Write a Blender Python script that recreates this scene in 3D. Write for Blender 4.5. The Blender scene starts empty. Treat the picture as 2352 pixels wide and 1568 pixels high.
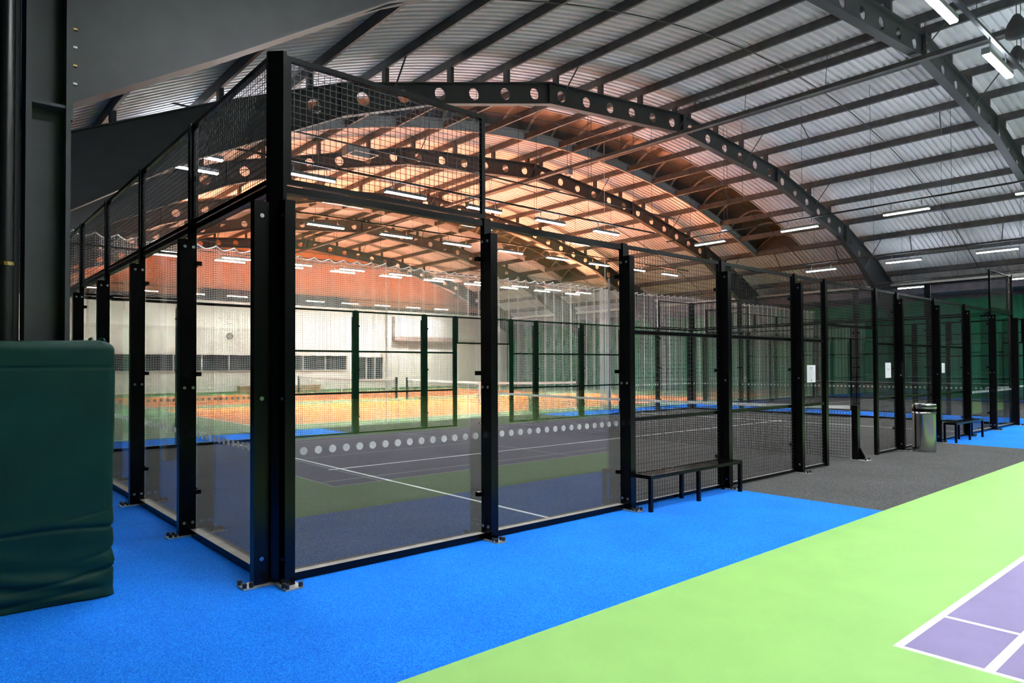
import bpy, bmesh, math, random
from mathutils import Vector, Matrix

random.seed(7)
S = bpy.context.scene
COL = S.collection
PI = math.pi

# ------------------------------------------------------------------ materials
def new_mat(name):
    m = bpy.data.materials.new(name); m.use_nodes = True
    nt = m.node_tree; nt.nodes.clear()
    out = nt.nodes.new('ShaderNodeOutputMaterial')
    return m, nt, out

def pbr(name, col, rough=0.5, metal=0.0, spec=0.5, noise=None, bump=None, coat=0.0):
    """noise=(scale, amount): brightness variation; bump=(scale, strength)"""
    m, nt, out = new_mat(name)
    b = nt.nodes.new('ShaderNodeBsdfPrincipled')
    b.inputs['Base Color'].default_value = (*col, 1)
    b.inputs['Roughness'].default_value = rough
    b.inputs['Metallic'].default_value = metal
    b.inputs['Specular IOR Level'].default_value = spec
    b.inputs['Coat Weight'].default_value = coat
    nt.links.new(b.outputs[0], out.inputs[0])
    if noise or bump:
        tc = nt.nodes.new('ShaderNodeTexCoord')
    if noise:
        n = nt.nodes.new('ShaderNodeTexNoise'); n.inputs['Scale'].default_value = noise[0]
        n.inputs['Detail'].default_value = 3
        nt.links.new(tc.outputs['Object'], n.inputs['Vector'])
        mr = nt.nodes.new('ShaderNodeMapRange')
        mr.inputs['From Min'].default_value = .3; mr.inputs['From Max'].default_value = .7
        mr.inputs['To Min'].default_value = 1 - noise[1]; mr.inputs['To Max'].default_value = 1 + noise[1]
        nt.links.new(n.outputs['Fac'], mr.inputs['Value'])
        mx = nt.nodes.new('ShaderNodeVectorMath'); mx.operation = 'SCALE'
        mx.inputs[0].default_value = col
        nt.links.new(mr.outputs[0], mx.inputs['Scale'])
        nt.links.new(mx.outputs[0], b.inputs['Base Color'])
    if bump:
        n2 = nt.nodes.new('ShaderNodeTexNoise'); n2.inputs['Scale'].default_value = bump[0]
        n2.inputs['Detail'].default_value = 4
        nt.links.new(tc.outputs['Object'], n2.inputs['Vector'])
        bp = nt.nodes.new('ShaderNodeBump'); bp.inputs['Strength'].default_value = bump[1]
        bp.inputs['Distance'].default_value = .02
        nt.links.new(n2.outputs['Fac'], bp.inputs['Height'])
        nt.links.new(bp.outputs[0], b.inputs['Normal'])
    return m

def carpet(name, c1, c2, scale=170.0, mid=.5):
    """short pile: fine two-tone grain plus broad, soft wear"""
    m, nt, out = new_mat(name)
    b = nt.nodes.new('ShaderNodeBsdfPrincipled'); b.inputs['Roughness'].default_value = .95
    b.inputs['Specular IOR Level'].default_value = .15
    tc = nt.nodes.new('ShaderNodeTexCoord')
    sc_ = nt.nodes.new('ShaderNodeVectorMath'); sc_.operation = 'SCALE'; sc_.inputs['Scale'].default_value = scale
    nt.links.new(tc.outputs['Object'], sc_.inputs[0])
    fl_ = nt.nodes.new('ShaderNodeVectorMath'); fl_.operation = 'FLOOR'; nt.links.new(sc_.outputs[0], fl_.inputs[0])
    n = nt.nodes.new('ShaderNodeTexWhiteNoise'); n.noise_dimensions = '2D'; nt.links.new(fl_.outputs[0], n.inputs['Vector'])
    r = nt.nodes.new('ShaderNodeMix'); r.data_type = 'RGBA'
    r.inputs[6].default_value = (*c1, 1); r.inputs[7].default_value = (*c2, 1)
    pw_ = nt.nodes.new('ShaderNodeMath'); pw_.operation = 'POWER'; pw_.inputs[1].default_value = 1.4; nt.links.new(n.outputs['Value'], pw_.inputs[0])
    nt.links.new(pw_.outputs[0], r.inputs[0])
    n2 = nt.nodes.new('ShaderNodeTexNoise'); n2.inputs['Scale'].default_value = 1.1; n2.inputs['Detail'].default_value = 3
    nt.links.new(tc.outputs['Object'], n2.inputs['Vector'])
    mr = nt.nodes.new('ShaderNodeMapRange'); mr.inputs['From Min'].default_value = .3; mr.inputs['From Max'].default_value = .7
    mr.inputs['To Min'].default_value = .9; mr.inputs['To Max'].default_value = 1.08
    nt.links.new(n2.outputs['Fac'], mr.inputs['Value'])
    mx = nt.nodes.new('ShaderNodeVectorMath'); mx.operation = 'SCALE'
    nt.links.new(r.outputs[2], mx.inputs[0]); nt.links.new(mr.outputs[0], mx.inputs['Scale'])
    nt.links.new(mx.outputs[0], b.inputs['Base Color'])
    nt.links.new(b.outputs[0], out.inputs[0])
    return m

def glass_mat(name, tint=(.96, .985, .978), base=.045, edge=.95):
    """clear toughened sheet: straight-through light plus an angle-dependent mirror (both faces)"""
    m, nt, out = new_mat(name)
    geo = nt.nodes.new('ShaderNodeNewGeometry')
    dot = nt.nodes.new('ShaderNodeVectorMath'); dot.operation = 'DOT_PRODUCT'
    nt.links.new(geo.outputs['Normal'], dot.inputs[0]); nt.links.new(geo.outputs['Incoming'], dot.inputs[1])
    ab = nt.nodes.new('ShaderNodeMath'); ab.operation = 'ABSOLUTE'; nt.links.new(dot.outputs['Value'], ab.inputs[0])
    sub = nt.nodes.new('ShaderNodeMath'); sub.operation = 'SUBTRACT'; sub.inputs[0].default_value = 1
    nt.links.new(ab.outputs[0], sub.inputs[1])
    pw = nt.nodes.new('ShaderNodeMath'); pw.operation = 'POWER'; pw.inputs[1].default_value = 5
    nt.links.new(sub.outputs[0], pw.inputs[0])
    ma = nt.nodes.new('ShaderNodeMath'); ma.operation = 'MULTIPLY_ADD'
    ma.inputs[1].default_value = edge; ma.inputs[2].default_value = base
    nt.links.new(pw.outputs[0], ma.inputs[0])
    tr = nt.nodes.new('ShaderNodeBsdfTransparent'); tr.inputs[0].default_value = (*tint, 1)
    gl = nt.nodes.new('ShaderNodeBsdfGlossy'); gl.inputs['Roughness'].default_value = 0.0
    mix = nt.nodes.new('ShaderNodeMixShader')
    nt.links.new(ma.outputs[0], mix.inputs[0]); nt.links.new(tr.outputs[0], mix.inputs[1]); nt.links.new(gl.outputs[0], mix.inputs[2])
    nt.links.new(mix.outputs[0], out.inputs[0])
    return m

def emit(name, col, strength):
    m, nt, out = new_mat(name)
    e = nt.nodes.new('ShaderNodeEmission'); e.inputs[0].default_value = (*col, 1); e.inputs[1].default_value = strength
    nt.links.new(e.outputs[0], out.inputs[0])
    return m

def emit_lens(name, col, strength, power=2.0):
    """lensed LED strip: brightest straight out of the diffuser, falling off toward the side"""
    m, nt, out = new_mat(name)
    geo = nt.nodes.new('ShaderNodeNewGeometry')
    dot = nt.nodes.new('ShaderNodeVectorMath'); dot.operation = 'DOT_PRODUCT'
    nt.links.new(geo.outputs['Normal'], dot.inputs[0]); nt.links.new(geo.outputs['Incoming'], dot.inputs[1])
    ab = nt.nodes.new('ShaderNodeMath'); ab.operation = 'ABSOLUTE'; nt.links.new(dot.outputs['Value'], ab.inputs[0])
    pw = nt.nodes.new('ShaderNodeMath'); pw.operation = 'POWER'; pw.inputs[1].default_value = power; nt.links.new(ab.outputs[0], pw.inputs[0])
    mu = nt.nodes.new('ShaderNodeMath'); mu.operation = 'MULTIPLY'; mu.inputs[1].default_value = strength; nt.links.new(pw.outputs[0], mu.inputs[0])
    e = nt.nodes.new('ShaderNodeEmission'); e.inputs[0].default_value = (*col, 1)
    nt.links.new(mu.outputs[0], e.inputs[1]); nt.links.new(e.outputs[0], out.inputs[0])
    return m

M = {}
M['blue'] = carpet('blue_carpet', (.002, .12, .78), (.02, .32, 1.0), 190)
M['grey'] = carpet('grey_carpet', (.014, .014, .014), (.17, .17, .166), 190)
M['green_acrylic'] = pbr('light_green_acrylic', (.295, .565, .145), .55, noise=(2.0, .05), spec=.3)
M['purple'] = pbr('purple_acrylic', (.25, .20, .40), .55, noise=(3.0, .06), spec=.3)
M['line'] = pbr('white_line_paint', (.80, .82, .82), .6)
M['orange'] = pbr('orange_acrylic', (.86, .235, .03), .6, noise=(1.2, .06), spec=.3)
M['tennis_green'] = pbr('tennis_green_acrylic', (.11, .26, .10), .6, noise=(1.5, .06), spec=.3)
M['black'] = pbr('black_powder_coat', (.002, .002, .0022), .22, spec=.2)
M['black_rough'] = pbr('black_matt', (.012, .012, .012), .6)
M['wire'] = pbr('black_wire', (.012, .012, .012), .45)
M['sill'] = pbr('grey_sill', (.25, .235, .215), .35, noise=(9, .25))  # mottled beige-grey for the top faces of the black bottom rails
M['steel'] = pbr('bare_galvanised_steel', (.62, .60, .56), .38, .6, noise=(14, .25))
M['chrome'] = pbr('polished_stainless', (.80, .79, .76), .16, 1.0)
M['bolt'] = pbr('zinc_bolt', (.7, .7, .68), .25, 1.0)
M['glass'] = glass_mat('clear_court_glass', base=.15, edge=.75)
def frosted(name, col):
    m, nt, out = new_mat(name)
    a = nt.nodes.new('ShaderNodeBsdfDiffuse'); a.inputs[0].default_value = (*col, 1)
    t = nt.nodes.new('ShaderNodeBsdfTranslucent'); t.inputs[0].default_value = (*col, 1)
    mx = nt.nodes.new('ShaderNodeMixShader'); mx.inputs[0].default_value = .5
    nt.links.new(a.outputs[0], mx.inputs[1]); nt.links.new(t.outputs[0], mx.inputs[2]); nt.links.new(mx.outputs[0], out.inputs[0])
    return m
M['dots'] = frosted('frosted_white_dots', (.85, .85, .83))
M['beam'] = pbr('dark_grey_painted_steel', (.042, .044, .046), .5, noise=(5, .12))
M['purlin'] = pbr('galvanised_purlin', (.064, .064, .064), .5, .2, noise=(4, .3))
M['roof'] = pbr('white_lined_roof_sheet', (.72, .72, .74), .55, noise=(1.6, .08))
M['upstand'] = pbr('grey_flashing', (.34, .34, .335), .6)
M['roofglass'] = pbr('aged_brown_rooflight', (.032, .021, .013), .35, noise=(1.7, .45))
M['bar'] = pbr('pale_glazing_bar', (.42, .38, .33), .5)
M['lamp'] = emit_lens('lamp_diffuser', (.93, .97, 1.0), 425.0, .5)
M['lamp_side'] = emit('lamp_diffuser_edge', (.93, .97, 1.0), 60.0)
M['lamp_side_tennis'] = emit('tennis_lamp_edge', (1.0, .96, .90), 130.0)
M['roof_fill_cool'] = emit('cool_roof_fill', (.80, .88, 1.0), 120.0)  # added cool upward glow that brightens the near roof
M['lamp_tennis'] = emit_lens('tennis_lamp_diffuser', (1.0, .96, .90), 1050.0, 1.5)
M['lamp_far'] = emit_lens('far_lamp_diffuser', (1.0, .96, .90), 1450.0, 1.5)
M['lamp_side_far'] = emit('far_lamp_edge', (1.0, .95, .87), 300.0)
M['roof_fill_far'] = emit('far_roof_fill', (1.0, .31, .145), 900.0)  # stronger added orange glow for the farther roof bays
M['roof_fill'] = emit('warm_roof_fill', (1.0, .31, .15), 560.0)  # added orange upward glow that tints the roof salmon
M['lamp_body'] = pbr('lamp_housing_grey', (.30, .31, .31), .5)
M['white_wall'] = pbr('white_blockwork', (.93, .91, .83), .8, noise=(.8, .04), bump=(5, .1))
M['white'] = pbr('white_gloss', (.82, .82, .80), .5)
M['cream'] = pbr('cream_paint', (.74, .70, .56), .6)
M['brown'] = pbr('brown_cladding', (.36, .17, .08), .7, noise=(1.5, .15))
M['dark'] = pbr('dark_board', (.012, .014, .016), .6)
M['window'] = pbr('dark_window_glass', (.03, .035, .04), .06, spec=.7)
M['green_cloth'] = pbr('dark_green_curtain', (.008, .17, .088), .8, noise=(1.2, .2))
M['pad'] = pbr('dark_green_vinyl', (.001, .032, .022), .6, spec=.2, bump=(6, .1), noise=(3, .15))
M['rope'] = pbr('white_net_twine', (.93, .93, .91), .7)
M['net_black'] = pbr('black_net_twine', (.02, .02, .02), .7)
M['net_red'] = pbr('rust_strip', (.42, .30, .26), .7)
M['wood'] = pbr('pale_wood', (.58, .36, .12), .5, noise=(12, .2))
M['purple_clad'] = pbr('grey_purple_cladding', (.15, .145, .20), .7, noise=(4, .2))
M['brass'] = pbr('brass_ring', (.75, .5, .18), .25, 1.0)
M['paper'] = pbr('white_paper', (.82, .83, .85), .6)
M['ink'] = pbr('grey_ink', (.42, .42, .44), .7)
M['ink_dark'] = pbr('black_ink', (.03, .03, .03), .7)
M['clock_face'] = pbr('clock_face', (.34, .32, .26), .5)
M['pipe'] = pbr('black_downpipe', (.010, .011, .010), .3)

# ------------------------------------------------------------------ mesh helpers
class MB:
    def __init__(s): s.v = []; s.f = []; s.m = []
    def add(s, vs, fs, mi=0):
        o = len(s.v); s.v += [tuple(p) for p in vs]
        s.f += [tuple(i + o for i in f) for f in fs]; s.m += [mi] * len(fs)
    def box(s, a, b, mi=0, top=None):
        x0, x1 = sorted((a[0], b[0])); y0, y1 = sorted((a[1], b[1])); z0, z1 = sorted((a[2], b[2]))
        s.add([(x0, y0, z0), (x1, y0, z0), (x1, y1, z0), (x0, y1, z0), (x0, y0, z1), (x1, y0, z1), (x1, y1, z1), (x0, y1, z1)],
              [(0, 3, 2, 1), (0, 1, 5, 4), (1, 2, 6, 5), (2, 3, 7, 6), (3, 0, 4, 7)], mi)
        s.add([(x0, y0, z1), (x1, y0, z1), (x1, y1, z1), (x0, y1, z1)], [(0, 1, 2, 3)], mi if top is None else top)
    def tube(s, p, q, r, n=4, mi=0, caps=True, r2=None):
        p = Vector(p); q = Vector(q); d = (q - p)
        if d.length < 1e-9: return
        d.normalize()
        a = Vector((0, 0, 1)) if abs(d.z) < .9 else Vector((1, 0, 0))
        u = d.cross(a).normalized(); w = d.cross(u)
        r2 = r if r2 is None else r2
        vs = []
        for c, rr in ((p, r), (q, r2)):
            for k in range(n):
                t = 2 * PI * (k + .5) / n
                vs.append(c + (u * math.cos(t) + w * math.sin(t)) * rr)
        fs = [(k, (k + 1) % n, n + (k + 1) % n, n + k) for k in range(n)]
        if caps: fs += [tuple(range(n))[::-1], tuple(range(n, 2 * n))]
        s.add(vs, fs, mi)
    def path(s, pts, r, n=3, mi=0):
        P = [Vector(p) for p in pts]; vs = []
        for i, p in enumerate(P):
            d = (P[min(i + 1, len(P) - 1)] - P[max(i - 1, 0)]).normalized()
            a = Vector((0, 0, 1)) if abs(d.z) < .9 else Vector((1, 0, 0))
            u = d.cross(a).normalized(); w = d.cross(u)
            for k in range(n):
                t = 2 * PI * k / n
                vs.append(p + (u * math.cos(t) + w * math.sin(t)) * r)
        fs = []
        for i in range(len(P) - 1):
            for k in range(n):
                fs.append((i * n + k, i * n + (k + 1) % n, (i + 1) * n + (k + 1) % n, (i + 1) * n + k))
        fs += [tuple(range(n))[::-1], tuple(range((len(P) - 1) * n, len(P) * n))]
        s.add(vs, fs, mi)
    def prism(s, poly, z0, z1, mi=0):
        n = len(poly)
        s.add([(x, y, z0) for x, y in poly] + [(x, y, z1) for x, y in poly],
              [tuple(range(n))[::-1], tuple(range(n, 2 * n))] + [(k, (k + 1) % n, n + (k + 1) % n, n + k) for k in range(n)], mi)
    def lathe(s, prof, c, n=40, mi=0, mats=None):
        vs = []
        for r, z in prof:
            for k in range(n):
                t = 2 * PI * k / n
                vs.append((c[0] + r * math.cos(t), c[1] + r * math.sin(t), c[2] + z))
        for i in range(len(prof) - 1):
            pass
        fs = []; ms = []
        for i in range(len(prof) - 1):
            for k in range(n):
                fs.append((i * n + k, i * n + (k + 1) % n, (i + 1) * n + (k + 1) % n, (i + 1) * n + k))
                ms.append(mats[i] if mats else mi)
        fs.append(tuple(range(n))[::-1]); ms.append(ms[0])
        fs.append(tuple(range((len(prof) - 1) * n, len(prof) * n))); ms.append(ms[-2])
        o = len(s.v); s.v += vs; s.f += [tuple(i + o for i in f) for f in fs]; s.m += ms
    def build(s, name, mats, parent=None, smooth=False, xf=None, bevel=0, shade_angle=None):
        me = bpy.data.meshes.new(name)
        vs = [xf @ Vector(p) for p in s.v] if xf is not None else s.v
        me.from_pydata([tuple(p) for p in vs], [], s.f)
        for k in (mats if isinstance(mats, (list, tuple)) else [mats]): me.materials.append(M[k] if isinstance(k, str) else k)
        me.polygons.foreach_set('material_index', s.m)
        if smooth: me.polygons.foreach_set('use_smooth', [True] * len(s.f))
        me.update()
        bm = bmesh.new(); bm.from_mesh(me); bmesh.ops.recalc_face_normals(bm, faces=bm.faces); bm.to_mesh(me); bm.free()
        if shade_angle is not None:
            me.polygons.foreach_set('use_smooth', [True] * len(me.polygons))
            me.set_sharp_from_angle(angle=shade_angle)
        o = bpy.data.objects.new(name, me); COL.objects.link(o)
        if parent is not None: o.parent = parent
        if bevel:
            b = o.modifiers.new('edge', 'BEVEL'); b.width = bevel; b.segments = 2; b.limit_method = 'ANGLE'
        return o

def tag(o, label=None, cat=None, group=None, kind=None):
    if label: o['label'] = label
    if cat: o['category'] = cat
    if group: o['group'] = group
    if kind: o['kind'] = kind
    return o
def empty(name, loc, label, cat, group=None, kind=None):
    o = bpy.data.objects.new(name, None); COL.objects.link(o); o.location = loc
    o.empty_display_size = .1
    return tag(o, label, cat, group, kind)
def rel(o, parent):
    """parent a world-built mesh to an empty standing at a base point (keeps the mesh where it is)"""
    o.parent = parent
    o.location = -Vector(parent.location)
    return o
def ordinal(n): return ['first', 'second', 'third', 'fourth', 'fifth', 'sixth', 'seventh', 'eighth', 'ninth', 'tenth', 'eleventh', 'twelfth', 'thirteenth', 'fourteenth'][n - 1]

# ------------------------------------------------------------------ camera
CAM = Vector((-2.028, -5.0446, 1.6052)); YAW = math.radians(49.0607); PITCH = math.radians(.96034); ROLL = math.radians(-.25469)
FPX = 1569.82; SV = 32.43
fw = Vector((math.cos(PITCH) * math.cos(YAW), math.cos(PITCH) * math.sin(YAW), math.sin(PITCH)))
rt = Vector((math.sin(YAW), -math.cos(YAW), 0)); up = rt.cross(fw)
rr = rt * math.cos(ROLL) + up * math.sin(ROLL); uu = -rt * math.sin(ROLL) + up * math.cos(ROLL)
cam = bpy.data.cameras.new('camera'); co = bpy.data.objects.new('camera', cam); COL.objects.link(co)
mw = Matrix((rr, uu, -fw)).transposed().to_4x4(); mw.translation = CAM
co.matrix_world = mw
cam.sensor_width = 36; cam.lens = 36 * FPX / 2352; cam.shift_y = SV / 2352; cam.clip_end = 300; cam.clip_start = .05
S.camera = co

# ------------------------------------------------------------------ roof geometry
XR = 16.6
def roof_line(x):            # underside line of the purlins (circle)
    Rr = 38.0 if x > XR else 35.0
    return 9.78 - (Rr - math.sqrt(Rr * Rr - (x - XR) ** 2))
SHEET = .33                  # sheet above that line
BAY = 7.05; Y0 = .95
ARCH_Y = [Y0 + BAY * k for k in range(6)]
XL, XRT = -1.25, 34.6
Y_BACK, Y_FRONT = 39.5, -27.0
X_LEFT, X_RIGHT = -8.0, 36.0

# ------------------------------------------------------------------ floor: one mesh, cells by colour
def floor_mat(x, y):
    def on(v, c, w): return abs(v - c) <= w / 2 + 1e-6
    if y >= 12.0:                                   # tennis hall
        for (a, b) in ((13.75, 23.8), (25.9, 37.3)):
            L, Rr_ = 4.97, 28.74
            if a <= y <= b and L <= x <= Rr_:
                if on(x, L + .05, .1) or on(x, Rr_ - .05, .1) or on(y, a + .04, .08) or on(y, b - .04, .08): return 'line'
                for sy in (a + 1.3, b - 1.3):
                    if on(y, sy, .06): return 'line'
                for sx in (L + 5.49, Rr_ - 5.49):
                    if on(x, sx, .06) and a + 1.3 <= y <= b - 1.3: return 'line'
                if on(y, (a + b) / 2, .06) and L + 5.49 <= x <= Rr_ - 5.49: return 'line'
                return 'orange'
        if on(y, 24.85, .1) : return 'line'
        if on(y, 13.0, .07) and x > 3: return 'line'
        return 'tennis_green'
    if y < -2.0:                                    # green hall floor with a purple badminton court
        if 2.2 <= x <= 15.6 and -9.59 <= y <= -3.49:
            for c in (2.22, 2.94, 6.92, 10.88, 14.86, 15.58):
                if on(x, c, .04): return 'line'
            for c in (-3.51, -3.95, -9.13, -9.57):
                if on(y, c, .05): return 'line'
            if on(y, -6.54, .04) and (x < 6.92 or x > 10.88): return 'line'
            return 'purple'
        if y > -10.5 or x < 20: return 'green_acrylic'
        return 'green_acrylic'
    if 0 <= x <= 20 and 0 <= y <= 10:               # padel court
        if on(x, 3.05, .05) or on(x, 16.95, .05): return 'line'
        if on(y, 5, .05) and 2.85 <= x <= 17.15: return 'line'
        return 'grey'
    if 23 <= x <= 33 and y <= 11.35:                # neighbouring court
        if on(y, 8.3, .05) or on(y, -5.6, .05) : return 'line'
        return 'grey'
    if 6.03 <= x <= 13.95: return 'grey'
    return 'blue'
xs = set([X_LEFT - .2, X_RIGHT + .2, 0, 20, 23, 33, 6.03, 13.95, 2.2, 15.6, 4.97, 28.74, 2.85, 17.15, 3.0, 20.0])
for c, w in ((3.05, .05), (16.95, .05), (5.02, .1), (28.69, .1), (10.46, .06), (23.25, .06), (2.22, .04), (2.94, .04), (6.92, .04), (10.88, .04), (14.86, .04), (15.58, .04)):
    xs |= {c - w / 2, c + w / 2}
ys = set([Y_FRONT - .2, Y_BACK + .2, 0, 10, 12, 11.35, -2, -3.49, -9.59, 13.75, 23.8, 25.9, 37.3])
for a, b in ((13.75, 23.8), (25.9, 37.3)):
    for c, w in ((a + .04, .08), (b - .04, .08), (a + 1.3, .06), (b - 1.3, .06), ((a + b) / 2, .06)): ys |= {c - w / 2, c + w / 2}
for c, w in ((24.85, .1), (13.0, .07), (-3.51, .05), (-3.95, .05), (-9.13, .05), (-9.57, .05), (-6.54, .04), (5, .05), (8.3, .05), (-5.6, .05)): ys |= {c - w / 2, c + w / 2}
xs = sorted(xs); ys = sorted(ys)
fm = ['blue', 'grey', 'green_acrylic', 'purple', 'line', 'orange', 'tennis_green']
b = MB()
idx = {(i, j): i * len(ys) + j for i in range(len(xs)) for j in range(len(ys))}
b.v = [(x, y, 0) for x in xs for y in ys]
for i in range(len(xs) - 1):
    for j in range(len(ys) - 1):
        b.f.append((idx[i, j], idx[i + 1, j], idx[i + 1, j + 1], idx[i, j + 1]))
        b.m.append(fm.index(floor_mat((xs[i] + xs[i + 1]) / 2, (ys[j] + ys[j + 1]) / 2)))
o = b.build('floor', fm); tag(o, 'blue, grey, green and orange sports floor with white court lines', 'floor', kind='structure')

# ------------------------------------------------------------------ roof sheet with ribs, open at the rooflights
SKY = [(10.9, 13.2, 1.0, 30.6), (25.0, 27.3, 1.0, 30.6)]
def ribs(y0, y1, p=.2):
    out = []; n = max(1, round((y1 - y0) / p)); q = (y1 - y0) / n
    for k in range(n):
        a = y0 + k * q
        out += [(a, 0), (a + q * .5, 0), (a + q * .58, .055), (a + q * .92, .055)]
    out.append((y1, 0)); return out
b = MB()
xsr = [XL + (XRT - XL) * k / 36 for k in range(37)]
def sheet(prof, xa):
    o0 = len(b.v); n = len(prof)
    for x in xa:
        for (y, h) in prof: b.v.append((x, y, roof_line(x) + SHEET + h))
    for i in range(len(xa) - 1):
        for j in range(n - 1):
            b.f.append((o0 + i * n + j, o0 + i * n + j + 1, o0 + (i + 1) * n + j + 1, o0 + (i + 1) * n + j)); b.m.append(0)
sheet([(Y_FRONT, 0), (-3.0, 0)], xsr)
cuts = [(-3.0, 10.9), (13.2, 25.0), (27.3, Y_BACK)]
for a, c in cuts: sheet(ribs(a, c), xsr)
for (a, c, x0, x1) in SKY:
    sheet(ribs(a, c), [XL, x0]); sheet(ribs(a, c), [x1, 32.6, XRT])
o = b.build('ceiling', 'roof'); tag(o, 'white ribbed metal roof sheeting curving over the whole hall', 'ceiling', kind='structure')
# low roof of the unlit aisle on the left
b = MB(); b.box((X_LEFT, Y_FRONT, 7.2), (XL - .25, Y_BACK, 7.3)); o = b.build('ceiling_left', 'dark'); tag(o, 'dark roof of the aisle left of the columns', 'ceiling', kind='structure')

# ------------------------------------------------------------------ walls
def wallbox(name, a, c, mat, label):
    b = MB(); b.box(a, c); o = b.build(name, mat); tag(o, label, 'wall', kind='structure'); return o
# back wall with two window openings
b = MB()
W1 = (6.3, 21.05, 1.49, 2.45); W2 = (21.95, 24.0, .77, 2.37)
def backbox(x0, x1, z0, z1, mi=0): b.box((x0, Y_BACK, z0), (x1, Y_BACK + .25, z1), mi)
backbox(X_LEFT, W1[0], 0, 5.88); backbox(W1[0], W1[1], 0, W1[2]); backbox(W1[0], W1[1], W1[3], 5.88)
backbox(W1[1], W2[0], 0, 5.88); backbox(W2[0], W2[1], 0, W2[2]); backbox(W2[0], W2[1], W2[3], 5.88); backbox(W2[1], X_RIGHT + .2, 0, 5.88)
backbox(X_LEFT, 11.0, 5.88, 11.0, 1); backbox(11.0, 21.2, 6.62, 11.0, 1); backbox(21.2, X_RIGHT + .2, 5.88, 11, 1)
backbox(11.0, 21.2, 5.88, 6.62, 2)
o = b.build('wall_back', ['white_wall', 'brown', 'dark']); tag(o, 'white block wall with brown cladding above at the far end', 'wall', kind='structure')
b = MB(); b.box((X_LEFT, Y_BACK - .12, 5.86), (X_RIGHT, Y_BACK - .003, 6.06)); tag(b.build('trim_1', 'dark'), 'dark beam along the top of the white far wall', 'trim', kind='structure')
def window(n, W, bars):
    b = MB(); b.box((W[0], Y_BACK + .16, W[2]), (W[1], Y_BACK + .2, W[3])); w = b.build(f'window_{n}', 'window')
    tag(w, 'long dark viewing window in the white far wall' if n == 1 else 'square dark window right of the long one', 'window', kind='structure')
    b = MB(); t = .05
    b.box((W[0], Y_BACK + .02, W[2] - .05), (W[1], Y_BACK + .15, W[2])); b.box((W[0], Y_BACK + .02, W[3]), (W[1], Y_BACK + .15, W[3] + .04))
    for k in range(bars + 1):
        x = W[0] + (W[1] - W[0]) * k / bars; b.box((x - t / 2, Y_BACK + .06, W[2]), (x + t / 2, Y_BACK + .155, W[3]))
    b.build('window_frame', 'white', w)
    b = MB(); b.box((W[0] - .05, Y_BACK - .06, W[2] - .06), (W[1] + .05, Y_BACK - .002, W[2] - .0)); b.build('window_sill', 'white', w)
window(1, W1, 9); window(2, W2, 3)
# door and white service box right of the windows
b = MB(); b.box((30.8, Y_BACK - .06, 0), (32.5, Y_BACK - .004, 3.8)); d = b.build('door_1', 'cream'); tag(d, 'tall cream door at the right end of the far wall', 'door', kind='structure')
b = MB(); b.box((30.7, Y_BACK - .09, 0), (30.8, Y_BACK - .004, 3.9)); b.box((32.5, Y_BACK - .09, 0), (32.6, Y_BACK - .004, 3.9)); b.box((30.8, Y_BACK - .09, 3.8), (32.5, Y_BACK - .004, 3.9)); b.build('door_frame', 'white', d)
b = MB(); b.box((24.15, Y_BACK - .3, 0), (24.5, Y_BACK - .002, 5.86)); tag(b.build('trim_2', 'white'), 'white pier on the far wall beside the square window', 'trim', kind='structure')
e = empty('wall_cabinet', (27.4, Y_BACK - .2, 3.6), 'wide white box mounted high on the far wall left of the door', 'wall box')
b = MB(); b.box((24.75, Y_BACK - .4, 3.95), (30.1, Y_BACK - .004, 5.4)); rel(b.build('casing', 'white'), e)
b = MB(); b.box((24.75, Y_BACK - .38, 3.62), (30.1, Y_BACK - .004, 3.945)); rel(b.build('strip', 'net_red'), e)
wallbox('wall_right', (X_RIGHT, Y_FRONT, 0), (X_RIGHT + .2, Y_BACK, 6.2), 'purple_clad', 'grey purple clad wall low along the right side')
wallbox('wall_left', (X_LEFT - .2, Y_FRONT, 0), (X_LEFT, Y_BACK, 7.3), 'dark', 'dark wall of the unlit aisle on the left')
b = MB(); b.box((X_LEFT, Y_FRONT - .2, 0), (X_RIGHT, Y_FRONT, 4.6), 0); b.box((X_LEFT, Y_FRONT - .2, 4.6), (X_RIGHT, Y_FRONT, 8.2), 1); b.box((X_LEFT, Y_FRONT - .2, 8.2), (X_RIGHT, Y_FRONT, 11), 0)
tag(b.build('wall_front', ['green_cloth', 'white_wall']), 'end wall behind the viewer, dark green below and pale above', 'wall', kind='structure')
b = MB(); b.box((X_LEFT - .2, Y_BACK - .02, 0), (W1[0] + 28, Y_BACK - .002, .12)); tag(b.build('baseboard_back', 'tennis_green'), 'green skirting at the foot of the far wall', 'baseboard', kind='structure')
# eaves gutter right, valley gutter left
b = MB(); b.box((33.75, -3, 5.42), (33.95, Y_BACK, 5.56)); tag(b.build('trim_3', 'white'), 'pale eaves rail along the foot of the roof on the right', 'trim', kind='structure')
b = MB(); b.box((33.9, Y_FRONT, 5.0), (36.0, Y_BACK, 5.35)); tag(b.build('trim_4', 'purple_clad'), 'eaves soffit above the green curtain', 'trim', kind='structure')
b = MB(); b.box((-1.95, Y_FRONT, 4.98), (-1.5, Y_BACK, 5.2)); tag(b.build('trim_5', 'beam'), 'dark valley gutter above the left columns', 'trim', kind='structure')

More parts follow.
